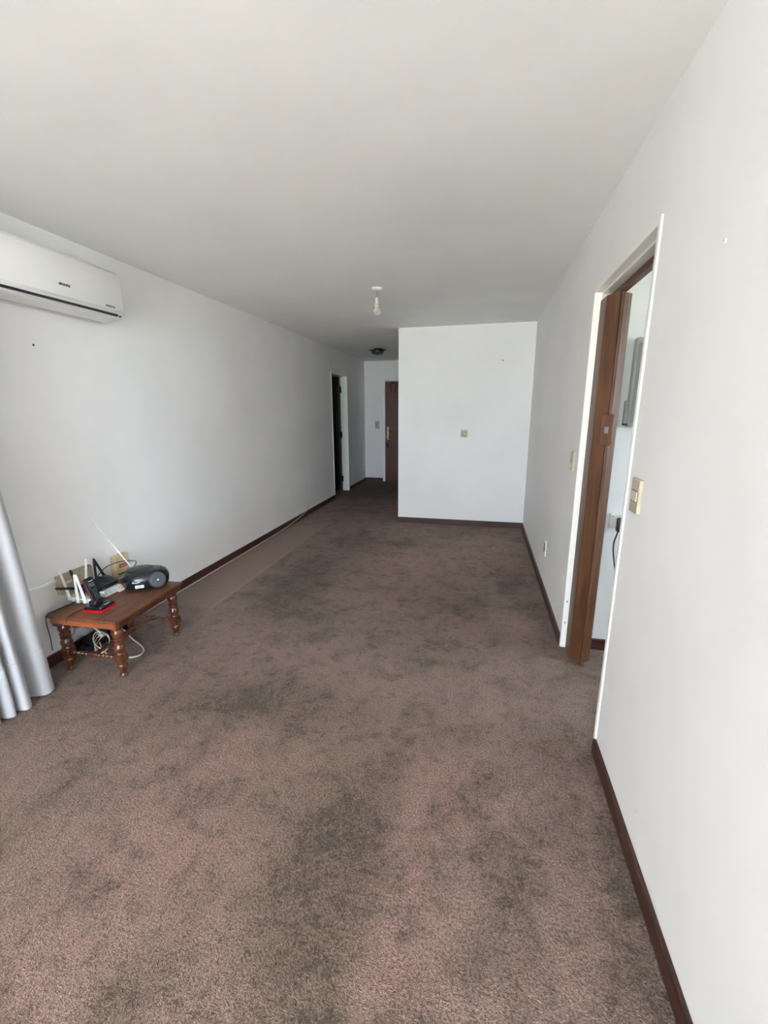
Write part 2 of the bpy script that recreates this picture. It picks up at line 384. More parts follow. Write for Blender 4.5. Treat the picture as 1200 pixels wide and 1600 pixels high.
MB().box(XL-.1195, XL-.1155, WIN_LEFT[0], WIN_LEFT[1], WIN_LEFT[2], WIN_LEFT[3]).build('added_shutter_backing', 'panel_door', wo)
window('added_window_3', 'unseen side room window added to bring in daylight', 'y', *WIN_KIT_ADDED, 3.05, 2)

# --- trim_1: rebated lining of the right doorway
t = struct_empty('trim_1', (XR, (DR0+DR1)/2, 0), 'white painted door lining of the accordion doorway')
J = 0.025; xo = XR-0.006
MB().box(xo, XR+.105, DR0, DR0+J, 0, DRH, bev=.003).build('jamb', 'trim_paint', t)
MB().box(xo, XR+.105, DR1-J, DR1, 0, DRH-J, bev=.003).build('jamb', 'trim_paint', t)
MB().box(xo, XR+.105, DR0+J, DR1, DRH-J, DRH, bev=.003).build('head_jamb', 'trim_paint', t)
MB().box(XR+.030, XR+.105, DR0+J, DR1-J, DRH-J-.012, DRH-J, bev=.002).build('door_stop', 'trim_paint', t)
MB().box(XR+.030, XR+.105, DR0+J, DR0+J+.012, 0, DRH-J-.012, bev=.002).build('door_stop', 'trim_paint', t)
MB().box(XR+.030, XR+.105, DR1-J-.012, DR1-J, 0, DRH-J-.012, bev=.002).build('door_stop', 'trim_paint', t)
for zz in (.16, .30): MB().box(XR+.008, XR+.013, DR1-J-.0012, DR1-J, zz, zz+.012).build('latch_hole', 'hole_dark', t)

# --- door_1: folded accordion door with its track
d = struct_empty('door_1', (0.61, 2.47, 0), 'brown wood-grain accordion door folded against its far jamb')
zt = 1.975
MB().box(.603, .636, DR0+J+.012, DR1-J-.012, zt+.006, DRH-J-.012, bev=.002).build('track', 'accordion_vinyl', d)
def panel(p, q, th, z0, z1, nm='fold_panel'):
    p, q = Vector((*p, 0)), Vector((*q, 0)); n = (q-p).normalized().cross(Vector((0, 0, 1)))*th/2
    MB().prism([(v.x, v.y) for v in (p-n, q-n, q+n, p+n)], z0, z1, bev=.0015).build(nm, 'accordion_vinyl', d)
pl = [(.563, 2.555), (.655, 2.540), (.563, 2.522), (.655, 2.507), (.562, 2.489), (.655, 2.474), (.560, 2.452)]
for a, c2 in zip(pl, pl[1:]): panel(a, c2, .007, .012, zt)
panel((.556, 2.556), (.558, 2.446), .006, .010, zt, 'side_panel')
panel((.558, 2.444), (.606, 2.392), .010, .010, zt, 'lead_panel')
panel((.618, 2.400), (.660, 2.436), .010, .012, zt, 'lead_panel')
MB().box(.604, .620, 2.372, 2.404, .002, zt+.002, bev=.004).build('lead_post', 'accordion_vinyl', d)
h = MB().prism([(-.030, 1.272), (-.022, 1.258), (.022, 1.258), (.030, 1.272), (.030, 1.398), (.022, 1.412), (-.022, 1.412), (-.030, 1.398)], -.007, .007, axis='y', bev=.003)
hm = Matrix.Translation((.604, 2.372, 0)) @ Matrix.Rotation(math.radians(-40), 4, 'Z')
hp = h.xform(hm).build('handle_plate', 'accordion_vinyl', d)
MB().box(-.010, .012, -.013, -.007, 1.318, 1.352, bev=.003).xform(hm).build('latch', 'panel_door', hp)

# --- doorway and dark door in the left wall
t = struct_empty('trim_2', (XL, (DL0+DL1)/2, 0), 'white painted door lining of the dark hallway doorway')
xo = XL+0.006
MB().box(XL-T-.005, xo, DL0, DL0+J, 0, DLH, bev=.003).build('jamb', 'trim_paint', t)
MB().box(XL-T-.005, xo, DL1-J, DL1, 0, DLH-J, bev=.003).build('jamb', 'trim_paint', t)
MB().box(XL-T-.005, xo, DL0+J, DL1, DLH-J, DLH, bev=.003).build('head_jamb', 'trim_paint', t)
MB().box(XL-.075, XL-.05, DL1-J-.01, DL1-J, 0, DLH-J, bev=.002).build('door_stop', 'trim_paint', t)
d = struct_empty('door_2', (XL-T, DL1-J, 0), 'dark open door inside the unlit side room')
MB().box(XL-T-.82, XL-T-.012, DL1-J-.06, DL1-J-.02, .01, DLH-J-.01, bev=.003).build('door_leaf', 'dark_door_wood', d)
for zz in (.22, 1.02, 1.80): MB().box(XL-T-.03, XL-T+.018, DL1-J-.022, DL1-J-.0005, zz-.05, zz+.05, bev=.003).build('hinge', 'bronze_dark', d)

# --- entry door at the end of the hallway
t = struct_empty('trim_3', (ED0, YH, 0), 'pale painted frame of the entry door')
MB().box(ED0, ED0+.055, YH-.018, YH+T, 0, EDH, bev=.003).build('jamb', 'trim_paint', t)
MB().box(ED1-.05, ED1, YH-.018, YH+T, 0, EDH-.055, bev=.003).build('jamb', 'trim_paint', t)
MB().box(ED0+.055, ED1, YH-.018, YH+T, EDH-.055, EDH, bev=.003).build('head_jamb', 'trim_paint', t)
d = struct_empty('door_3', (-1.53, YH+.03, 0), 'red-brown wooden entry door at the end of the hallway')
MB().box(ED0+.058, ED1-.053, YH+.005, YH+.05, .008, EDH-.06, bev=.002).build('door_leaf', 'entry_door_wood', d)
lk = MB().box(-1.922, -1.880, YH-.002, YH+.006, .86, 1.118, bev=.004).build('lock_plate', 'brass', d)
rx = Matrix.Rotation(PI/2, 4, 'X')
MB().lathe([(.010, 0), (.010, .03), (.026, .035), (.028, .05), (.018, .062), (.002, .064)], (-1.901, YH-.002, .925), 16, rx).build('knob', 'brass', lk, smooth=40)
MB().lathe([(.014, 0), (.014, .012), (.011, .015)], (-1.901, YH-.002, 1.075), 14, rx).build('lock_cylinder', 'chrome', lk, smooth=40)
MB().box(-1.93, -1.885, YH-.014, YH+.006, .70, .79, bev=.005).build('lower_lock', 'bronze_dark', d)
MB().lathe([(.012, 0), (.012, .006), (.006, .008)], (-1.84, YH+.006, 1.03), 12, rx).build('peephole', 'bronze_dark', d, smooth=40)
o = thing('door_ornament', 'small dark hanging ornament high on the red-brown entry door', 'ornament', (-1.79, YH+.004, 1.80))
pts = [(.065*math.cos(a), -.008, .115+.06*math.sin(a)) for a in [math.radians(x) for x in range(-40, 221, 20)]]
MB().tube(pts, .014, 8).build('ring', 'black_matte', o, local=True, smooth=60)
MB().tube([(-.045, -.008, .075), (-.055, -.008, .0)], [.012, .006], 8).build('pendant', 'black_matte', o, local=True)
MB().tube([(.045, -.008, .075), (.05, -.008, -.02)], [.012, .006], 8).build('pendant', 'black_matte', o, local=True)

# ------------------------------------------------------------------ air conditioner
AY0, AY1 = 1.60, 2.41
o = thing('air_conditioner', 'white wall-mounted split air conditioner high on the left wall', 'air conditioner', (XL, (AY0+AY1)/2, 1.97))
prof = [(0, 1.972), (0, 2.252), (.150, 2.252), (.175, 2.246), (.188, 2.225), (.188, 2.015), (.178, 1.998), (.155, 1.988), (.060, 1.972)]
MB().prism([(XL+a, z) for a, z in prof], AY0, AY1, axis='y', bev=.007).build('body', 'ac_plastic', o, smooth=35)
pp = [(.186, 2.020), (.200, 2.030), (.203, 2.08), (.200, 2.19), (.193, 2.232), (.180, 2.249), (.178, 2.240), (.186, 2.222)]
fp = MB().prism([(XL+a, z) for a, z in pp], AY0+.006, AY1-.012, axis='y', bev=.002).build('front_panel', 'ac_plastic', o, smooth=35)
MB().box(XL+.170, XL+.1895, AY0+.03, AY1-.045, 1.9985, 2.0095).xform(Matrix.Identity(4)).build('air_slot', 'logo_black', o)
MB().box(XL+.170, XL+.187, AY1-.030, AY1-.021, 1.998, 2.006).build('receiver_window', 'logo_black', o)
lv = Matrix.Translation((XL+.165, 0, 1.9885)) @ Matrix.Rotation(math.radians(-9), 4, 'Y')
MB().box(-.095, .010, AY0+.04, AY1-.050, -.004, .003, bev=.0015).xform(lv).build('louver', 'ac_plastic', o)
MB().box(-.101, -.096, AY0+.04, AY1-.055, -.0035, .004).xform(lv).build('louver_gap', 'logo_grey', o)
txt = Matrix.Translation((XL+.2034, 2.018, 2.087)) @ Matrix.Rotation(PI/2, 4, 'Z') @ Matrix.Rotation(PI/2, 4, 'X')
text('enxuta', .0235, .0006, .0006).xform(txt).build('logo', 'logo_black', fp)
txt = Matrix.Translation((XL+.2024, 2.303, 2.041)) @ Matrix.Rotation(PI/2, 4, 'Z') @ Matrix.Rotation(PI/2, 4, 'X')
text('INVERTER', .0150, .0008, .0003).xform(txt).build('badge', 'logo_grey', fp)

# ------------------------------------------------------------------ ceiling lamps
o = thing('pendant_bulb', 'bare light bulb hanging on a short cord from the white ceiling', 'light bulb', (-.893, 3.665, H))
MB().lathe([(.045, 0), (.045, -.006), (.036, -.016), (.014, -.022)], n=24).build('ceiling_rose', 'white_plastic', o, True, 40)
MB().tube([(0, 0, -.02), (.004, 0, -.045), (.002, 0, -.075)], .0028, 6).build('cord', 'cable_grey', o, True, 60)
MB().tube([(-.012, 0, -.02), (-.012, 0, -.05)], .002, 6).build('cord', 'cable_white', o, True, 60)
MB().lathe([(.008, -.070), (.014, -.074), (.0165, -.10), (.0165, -.116), (.027, -.117), (.027, -.122), (.0165, -.123), (.0165, -.140), (.013, -.142)], n=20).build('socket', 'beige_light', o, True, 40)
MB().lathe([(.012, -.140), (.014, -.146), (.022, -.158), (.029, -.174), (.029, -.186), (.022, -.198), (.010, -.204), (.002, -.205)], n=20).build('bulb', 'bulb_glass', o, True, 60)
o = thing('flush_lamp', 'unlit dark glass bowl lamp flush on the hallway ceiling', 'ceiling lamp', (-1.71, 7.03, H))
MB().lathe([(.06, 0), (.06, -.02), (.135, -.024), (.137, -.032), (.105, -.036), (.05, -.036)], n=28).build('brim', 'bronze_dark', o, True, 30)
MB().lathe([(.095, -.034), (.098, -.05), (.088, -.068), (.06, -.082), (.02, -.088), (.002, -.0885)], n=24).build('bowl', 'lamp_glass', o, True, 60)
for k in range(12):
    a = 2*PI*k/12
    MB().tube([(.1*math.cos(a), .1*math.sin(a), -.038), (.1*math.cos(a), .1*math.sin(a), -.052), (.088*math.cos(a), .088*math.sin(a), -.07), (.06*math.cos(a), .06*math.sin(a), -.084)], .004, 5).build('rib', 'panel_door', o, True)
MB().lathe([(.012, -.085), (.014, -.094), (.004, -.100)], n=12).build('finial', 'chrome', o, True, 40)

# ------------------------------------------------------------------ wall plates
def plate(name, label, cat, wall, a0, a1, z0, z1, th, mat):
    o = thing(name, label, cat, (XR, (a0+a1)/2, (z0+z1)/2) if wall == 'R' else ((a0+a1)/2, YC if wall == 'C' else YH, (z0+z1)/2))
    return o
def rbox(p0, p1, a0, a1, z0, z1, wall, bev):
    return MB().box(p0, p1, a0, a1, z0, z1, bev=bev) if wall == 'R' else MB().box(a0, a1, p0, p1, z0, z1, bev=bev)
a0, a1, z0, z1 = 1.555, 1.655, 1.085, 1.203
o = plate('light_switch', 'large beige light switch plate beside the near jamb of the accordion doorway', 'light switch', 'R', a0, a1, z0, z1, .012, 'beige_plastic')
rbox(XR-.013, XR, a0+.01, a1-.01, z0, z1, 'R', .004).build('cover_plate', 'beige_plastic', o)
rbox(XR-.0155, XR-.012, a0+.024, a1-.024, z0+.042, z1-.042, 'R', .001).build('rocker', 'beige_light', o)
for zz in (z0+.040, z1-.041): rbox(XR-.0138, XR-.0128, a0+.022, a1-.022, zz, zz+.0014, 'R', 0).build('seam', 'hole_dark', o)
a0, a1, z0, z1 = 2.690, 2.765, 1.082, 1.196
o = plate('light_switch', 'small beige light switch plate just past the far jamb of the accordion doorway', 'light switch', 'R', a0, a1, z0, z1, .012, 'beige_plastic')
rbox(XR-.012, XR, a0, a1, z0, z1, 'R', .004).build('cover_plate', 'beige_plastic', o)
for k in range(3): rbox(XR-.0155, XR-.011, a0+.020, a1-.020, z0+.016+.030*k, z0+.040+.030*k, 'R', .0015).build('rocker', 'beige_light' if k == 0 else 'box_beige', o)
a0, a1, z0, z1 = 3.44, 3.52, .295, .425
o = plate('wall_outlet', 'white outlet cover low on the right wall near the carpet', 'outlet', 'R', a0, a1, z0, z1, .01, 'white_plastic')
rbox(XR-.009, XR, a0, a1, z0, z1, 'R', .003).build('cover_plate', 'wall_paint', o)
rbox(XR-.0105, XR-.0085, a0+.018, a1-.018, z0+.03, z1-.03, 'R', .001).build('insert', 'panel_door', o)
a0, a1, z0, z1 = -.272, -.186, 1.112, 1.206
o = plate('cable_outlet', 'square beige outlet plate in the middle of the facing white wall', 'outlet', 'C', a0, a1, z0, z1, .012, 'beige_plastic')
rbox(YC-.010, YC, a0, a1, z0, z1, 'C', .003).build('cover_plate', 'beige_light', o)
mx, mz = (a0+a1)/2, (z0+z1)/2
MB().lathe([(.052, 0), (.020, .020), (.018, .021)], (mx, YC-.009, mz), 4, rx @ Matrix.Rotation(PI/4, 4, 'Z')).build('raised_center', 'beige_plastic', o)
MB().lathe([(.009, 0), (.009, .014), (.005, .016)], (mx+.004, YC-.029, mz-.004), 12, rx).build('jack', 'white_plastic', o, smooth=40)
a0, a1, z0, z1 = -2.165, -2.080, 1.085, 1.225
o = plate('light_switch', 'light switch on the end wall left of the entry door', 'light switch', 'H', a0, a1, z0, z1, .012, 'beige_plastic')
rbox(YH-.010, YH, a0, a1, z0, z1, 'H', .003).build('cover_plate', 'panel_grey', o)
for k in range(2): rbox(YH-.015, YH-.009, a0+.02+.026*k, a0+.042+.026*k, z0+.03, z1-.03, 'H', .001).build('rocker', 'beige_light' if k else 'panel_door', o)
# nail holes and chips left in the plaster
def nail(name, label, c, axis, r=.005, mat='hole_dark'):
    rot = {'x': Matrix.Rotation(PI/2, 4, 'Y'), 'y': rx}[axis]
    o = MB().lathe([(r, -.004), (r, .0008), (r*.5, .002)], c, 10, rot).build(name, mat, recenter=True); return tag(o, label, 'wall plug')
nail('wall_plug', 'tiny dark wall plug high on the facing white wall', (.183, YC, 1.998), 'y', .007)
nail('wall_plug', 'tiny dark nail hole in the left wall under the air conditioner', (XL, 1.959, 1.788), 'x', .006)
nail('wall_plug', 'small white plaster chip on the right wall above the switch', (XR, 1.267, 1.817), 'x', .005, 'white_gloss')
nail('wall_plug', 'tiny dark nail mark low on the right wall above the near baseboard', (XR, 1.249, .193), 'x', .003, 'beige_plastic')

# ------------------------------------------------------------------ seen through the accordion doorway
o = thing('electrical_panel', 'grey electrical panel on the wall seen through the accordion doorway', 'electrical panel', (.90, 2.60, 1.35))
MB().box(.742, 1.06, 2.555, 2.60, 1.345, 1.795, bev=.012).build('case', 'panel_grey', o, smooth=40)
MB().box(.757, 1.045, 2.549, 2.556, 1.368, 1.765, bev=.003).build('door', 'panel_door', o)
MB().box(.730, .744, 2.562, 2.60, 1.352, 1.480, bev=.003).build('side_clip', 'panel_grey', o)
MB().box(.726, .748, 2.556, 2.572, 1.352, 1.362).build('screw_tab', 'hole_dark', o)
o = thing('surface_outlet', 'white surface-mounted outlet box on the wall behind the accordion door', 'outlet', (.765, 2.60, .78))
MB().box(.722, .81, 2.565, 2.60, .778, .862, bev=.004).build('box', 'white_plastic', o)
MB().lathe([(.003, 0), (.003, .002)], (.735, 2.566, .85), 8, rx).build('screw', 'hole_dark', o)
o = thing('power_plug', 'black power plug hanging from the outlet behind the accordion door', 'plug', (.77, 2.55, .75))
MB().box(.752, .80, 2.525, 2.565, .765, .846, bev=.010).build('plug_body', 'black_plastic', o, smooth=40)
MB().tube([(.763, 2.545, .768), (.760, 2.548, .745), (.757, 2.56, .715), (.757, 2.575, .68), (.764, 2.58, .62), (.80, 2.58, .45), (.90, 2.58, .2)], .004, 6, 1).build('cord', 'cable_black', o, smooth=60)

# ------------------------------------------------------------------ side table with turned legs
TZ = .355
TC = Vector((-2.078, 1.957, 0)); TR = math.radians(2.0)
o = thing('side_table', 'low varnished wooden side table with turned legs holding telephone gear', 'side table', TC, TR)
lx, ly = .222, .280
MB().box(-lx, lx, -ly, ly, TZ-.017, TZ, bev=.005).build('tabletop', 'table_top_wood', o, True, 40)
ax, ay = .173, .226; px_, py_ = .205, .262
for s in (-1, 1):
    MB().box(-px_, px_, s*py_-.008, s*py_+.008, TZ-.052, TZ-.017, bev=.002).build('apron', 'table_apron_wood', o, True)
    MB().box(s*px_-.008, s*px_+.008, -py_+.009, py_-.009, TZ-.052, TZ-.017, bev=.002).build('apron', 'table_wood', o, True)
MB().box(-.218, -.190, -.252, -.222, TZ-.078, TZ-.053, bev=.003).build('bracket', 'table_wood', o, True)
legp = [(.014, 0), (.021, .003), (.023, .009), (.020, .015), (.0165, .021), (.018, .028), (.026, .054), (.028, .066), (.026, .073), (.022, .077), (.027, .080), (.028, .085), (.024, .089)]
legq = [(.024, .132), (.029, .135), (.030, .140), (.026, .145), (.025, .150), (.0285, .158), (.031, .170), (.029, .182), (.024, .192), (.023, .196), (.027, .200), (.028, .206), (.024, .211), (.024, .215), (.028, .220), (.0285, .226), (.023, .232), (.023, .236), (.027, .246), (.031, .260), (.029, .274), (.024, .283), (.028, .287), (.028, .294), (.024, .299)]
legs = []
for sx_ in (-1, 1):
    for sy_ in (-1, 1):
        mb = MB().lathe(legp, (sx_*ax, sy_*ay, 0), 18).lathe(legq, (sx_*ax, sy_*ay, 0), 18)
        mb.box(sx_*ax-.027, sx_*ax+.027, sy_*ay-.027, sy_*ay+.027, .086, .134, bev=.006, seg=1)
        mb.box(sx_*ax-.023, sx_*ax+.023, sy_*ay-.023, sy_*ay+.023, .297, TZ-.017, bev=.002, seg=1)
        mb.build('leg', 'table_wood', o, True, 35)
def bead_prof(L, n, r0, r1):
    pr = [(.006, 0)]
    for i in range(n):
        for k in range(6):
            f = k/6; pr.append((r0+(r1-r0)*math.sin(PI*f)**.8, L*(i+f)/n))
    pr.append((r0, L)); return pr
for sy_ in (-1, 1):
    mb = MB().lathe(bead_prof(2*ax-.046, 11, .0065, .0125), (-ax+.023, sy_*ay, .110), 10, Matrix.Rotation(PI/2, 4, 'Y'))
    mb.box(-.028, .028, sy_*ay-.015, sy_*ay+.015, .095, .125, bev=.004, seg=1)
    mb.build('stretcher', 'table_wood', o, True, 50)
mb = MB().lathe(bead_prof(.15, 5, .008, .013), (0, -ay+.015, .110), 10, Matrix.Rotation(-PI/2, 4, 'X')).lathe(bead_prof(.15, 5, .008, .013), (0, ay-.165, .110), 10, Matrix.Rotation(-PI/2, 4, 'X'))
mb.box(-.014, .014, -.065, .065, .096, .124, bev=.004, seg=1)
mb.build('stretcher', 'table_wood', o, True, 50)

# ------------------------------------------------------------------ things on the table
# portable CD radio
o = thing('cd_radio', 'black oval portable CD radio with round speaker and raised antenna', 'radio', (-2.050, 2.150, TZ), math.radians(38))
bm_ = MB(); A_, B_, C_ = .130, .098, .118
n1, n2 = 36, 14
def sgnp(v, e): return math.copysign(abs(v)**e, v)
rings = []
rprof = [(.0, .008), (.86, .008), (.93, .013), (.97, .025), (.995, .042), (1.0, .055), (.985, .070), (.95, .082), (.88, .095), (.76, .106), (.58, .113), (.32, .117), (.0, .118)]
for cr, cz in rprof:
    rings.append([bm_.bm.verts.new((A_*cr*sgnp(math.cos(2*PI*i/n1), .80), B_*cr*sgnp(math.sin(2*PI*i/n1), .80), cz)) for i in range(n1)])
for R1, R2 in zip(rings, rings[1:]):
    for i in range(n1):
        try: bm_.bm.faces.new((R1[i], R1[(i+1) % n1], R2[(i+1) % n1], R2[i]))
        except ValueError: pass
bmesh.ops.remove_doubles(bm_.bm, verts=bm_.bm.verts[:], dist=1e-5)
bm_.build('body', 'black_gloss', o, True, 60)
for s_ in (-1, 1):
    for q in (-1, 1): MB().box(s_*.07-.012, s_*.07+.012, q*.05-.012, q*.05+.012, 0, .012).build('foot', 'black_matte', o, True)
spm = Matrix.Translation((.064, -.082, .057)) @ Matrix.Rotation(math.radians(20), 4, 'Z') @ Matrix.Rotation(math.radians(80), 4, 'X') @ Matrix.Scale(1.07, 4)
sp = MB().lathe([(.046, -.012), (.046, .008), (.043, .012), (.041, .010), (.034, .0115), (.033, .0125), (.026, .012), (.025, .013), (.018, .0125), (.017, .0135), (.010, .013)], n=32).xform(spm).build('speaker', 'speaker_metal', o, True, 30)
MB().lathe([(.006, .012), (.006, .0155), (.003, .017)], n=14).xform(spm).build('dust_cap', 'chrome', sp, True, 40)
lid = MB().lathe([(.070, 0), (.070, .004), (.062, .008), (.01, .0095)], n=36).xform(Matrix.Translation((-.030, .012, .111)) @ Matrix.Diagonal((1.12, .9, 1, 1))).build('cd_lid', 'black_plastic', o, True, 40)
for k in range(6):
    a = math.radians(20+k*22)
    MB().lathe([(.0065, 0), (.0065, .005), (.004, .006)], (.068+.020*math.cos(a*1.6), .0+.036*math.sin(a*1.6-.6), .106), 10).build('button', 'black_matte', o, True)
MB().box(-.085, -.010, -.072, -.058, .088, .093, bev=.002).xform(Matrix.Rotation(0, 4, 'Z')).build('tuning_strip', 'panel_door', o, True)
fm = Matrix.Translation((-.035, -.0985, .055)) @ Matrix.Rotation(math.radians(-4), 4, 'Z') @ Matrix.Rotation(math.radians(90), 4, 'X')
st = MB().box(-.024, .024, -.0315, -.0130, -.003, .0012, bev=.0005).xform(fm).build('sticker', 'label_white', o, True)
MB().box(-.014, .012, -.0245, -.0195, .001, .0017).xform(fm).build('print', 'label_green', st, True)
for k, (a, b2, cc, e) in enumerate([(-.038, .004, -.024, .007), (-.022, .002, -.012, .005), (-.009, .004, .004, .008), (-.034, .009, -.027, .012)]):
    MB().box(a, cc, b2, e, -.004, .0032).xform(fm).build('logo_stroke', 'logo_white', o, True)
# telescopic antenna (local frame: undo the radio's turn)
ri = (Matrix.Translation((-2.050, 2.150, TZ)) @ Matrix.Rotation(math.radians(38), 4, 'Z')).inverted()
an = [ri @ Vector(v) for v in ((-2.150, 2.103, .440), (-2.150, 2.144, .473), (-2.200, 2.111, .587), (-2.325, 2.068, .798))]
MB().tube([an[0], an[1]], .0042, 8).build('antenna_base', 'white_gloss', o, True, 60)
MB().tube([an[1], an[2]], .0038, 8).build('antenna', 'white_gloss', o, True, 60)
MB().tube([an[2], an[3], an[3]+(an[3]-an[2])*.01], [.0022, .0016, .003], 8).build('antenna', 'chrome', o, True, 60)
MB().tube([an[1], ri @ Vector((-2.150, 2.168, .496))], .0028, 8).build('antenna_clip', 'white_gloss', o, True, 60)
# power cord arching over the table
tag(MB().tube([(-2.22, 1.925, .455), (-2.20, 1.95, .485), (-2.2, 1.983, .511), (-2.2, 2.03, .520), (-2.2, 2.10, .519), (-2.2, 2.176, .500), (-2.2, 2.225, .482), (-2.2, 2.243, .470), (-2.199, 2.225, .452), (-2.192, 2.19, .43), (-2.185, 2.15, .40), (-2.183, 2.14, .362)], .0028, 6, 2).build('arched_cable', 'cable_black', smooth=60, recenter=True),
    'thin black cord arching above the side table between router and radio', 'cord')

# cordless telephone: handset in its cradle
o = thing('cordless_phone', 'red and black cordless telephone standing in its charging base', 'telephone', (-2.068, 1.812, TZ), math.radians(8))
MB().prism([(-.058, -.056), (.050, -.062), (.060, -.050), (.060, .050), (.050, .060), (-.058, .056)], 0, .011, bev=.003).build('base_skirt', 'red_plastic', o, True, 40)
bt = MB().prism([(-.056, -.050), (.046, -.054), (.052, -.044), (.052, .046), (.046, .054), (-.056, .050)], .010, .029, bev=.005).build('base_top', 'black_gloss', o, True, 40)
MB().box(-.045, .004, -.030, .030, .026, .052, bev=.008).build('cradle', 'black_plastic', o, True, 40)
hm = Matrix.Translation((-.006, .004, .024)) @ Matrix.Rotation(math.radians(-17), 4, 'Y')
hs = MB().prism([(-.022, 0), (.022, 0), (.0245, .02), (.0255, .10), (.025, .150), (.020, .162), (-.020, .162), (-.025, .150), (-.0255, .10), (-.0245, .02)], -.004, .011, axis='x', bev=.004).xform(hm).build('handset', 'black_gloss', o, True, 40)
MB().prism([(-.021, .002), (.021, .002), (.0235, .02), (.0250, .10), (.0245, .149), (.0195, .160), (-.0195, .160), (-.0245, .149), (-.0250, .10), (-.0235, .02)], -.018, -.003, axis='x', bev=.004).xform(hm).build('handset_back', 'maroon_plastic', o, True, 40)
MB().box(.0105, .0122, -.016, .016, .106, .130, bev=.0005).xform(hm).build('screen', 'screen_grey', hs, True)
tm = hm @ Matrix.Translation((.0112, 0, .1405)) @ Matrix.Rotation(PI/2, 4, 'Z') @ Matrix.Rotation(PI/2, 4, 'X')
text('Panasonic', .0075, .0004, .0003).xform(tm).build('logo', 'logo_white', hs, True)
for r_ in range(7):
    for c_ in range(3):
        mb = MB().box(.0105, .0128, -.0175+.0125*c_, -.0075+.0125*c_, .018+.0118*r_, .0255+.0118*r_, bev=.0008, seg=1).xform(hm)
        k_ = mb.build('key', 'black_plastic', hs, True)
        MB().box(.0127, .0132, -.0150+.0125*c_, -.0100+.0125*c_, .0202+.0118*r_, .0233+.0118*r_).xform(hm).build('key_print', 'key_grey', hs, True)
tm = Matrix.Translation((.044, 0, .0302)) @ Matrix.Rotation(PI/2, 4, 'Z')
text('Panasonic', .009, .0004, .0003).xform(tm).build('logo', 'logo_white', bt, True)
tag(MB().tube([(-2.125, 1.800, .359), (-2.144, 1.775, .358), (-2.157, 1.738, .358), (-2.150, 1.703, .358), (-2.142, 1.680, .358), (-2.139, 1.669, .355), (-2.139, 1.665, .344), (-2.143, 1.666, .332)], .0024, 6, 2).build('telephone_cable', 'cable_black', smooth=60, recenter=True),
    'thin dark phone cord running from the telephone to the near edge of the table', 'cord')
tag(MB().tube([(-2.196, 1.850, .359), (-2.25, 1.825, .359), (-2.283, 1.80, .358), (-2.283, 1.759, .358), (-2.285, 1.72, .358), (-2.305, 1.69, .352), (-2.318, 1.69, .30), (-2.32, 1.70, .2), (-2.325, 1.70, .12)], .0024, 6, 2).build('router_cable', 'cable_black', smooth=60, recenter=True),
    'thin dark cord drooping over the wall-side corner of the table', 'cord')

# white wifi router with four flat antennas
def blade(a, c2, w_, th, mat, parent, tip=.7):
    a, c2 = Vector(a), Vector(c2); t_ = (c2-a).normalized(); side = t_.cross(Vector((1, -.9, .3)).normalized()).normalized(); nn = t_.cross(side).normalized()
    mb = MB(); vs = []
    for p_, s_ in ((a, 1), (a.lerp(c2, .93), tip), (c2, tip*.6)):
        vs.append([mb.bm.verts.new(p_+side*w_*s_*sa+nn*th*s_*sb) for sa, sb in ((-1, -1), (1, -1), (1, 1), (-1, 1))])
    for P_, Q_ in zip(vs, vs[1:]):
        for i in range(4): mb.bm.faces.new((P_[i], P_[(i+1) % 4], Q_[(i+1) % 4], Q_[i]))
    mb.bm.faces.new(vs[0]); mb.bm.faces.new(vs[-1])
    bmesh.ops.recalc_face_normals(mb.bm, faces=mb.bm.faces[:])
    bmesh.ops.bevel(mb.bm, geom=mb.bm.edges[:], offset=.0008, segments=1, affect='EDGES')
    return mb.build('antenna', mat, parent)
def hinge_knob(p_, r_, mat, parent): MB().lathe([(r_*.6, -r_), (r_, -r_*.6), (r_, r_*.6), (r_*.6, r_)], p_, 12, Matrix.Rotation(PI/2, 4, 'Y')).build('hinge', mat, parent, smooth=40)
o = thing('wifi_router', 'white wifi router with upright white antennas on the side table', 'router', (-2.23, 1.885, TZ))
MB().prism([(-2.305, 1.842), (-2.165, 1.836), (-2.150, 1.850), (-2.150, 1.905), (-2.170, 1.92), (-2.305, 1.92)], TZ+.002, TZ+.030, bev=.005).build('body', 'white_gloss', o, smooth=40)
MB().box(-2.336, -2.300, 1.85, 1.975, TZ+.002, TZ+.028, bev=.004).build('rear_bar', 'white_gloss', o, smooth=40)
MB().box(-2.27, -2.19, 1.8355, 1.840, TZ+.008, TZ+.020, bev=.001).build('port_strip', 'panel_door', o)
for a, c2 in (((-2.300, 1.835, .385), (-2.300, 1.803, .566)), ((-2.230, 1.824, .372), (-2.225, 1.822, .541)), ((-2.185, 1.828, .372), (-2.195, 1.806, .548)), ((-2.326, 1.968, .392), (-2.318, 1.990, .566))):
    hinge_knob(a, .0085, 'white_gloss', o); blade(a, c2, .0078, .003, 'white_gloss', o)
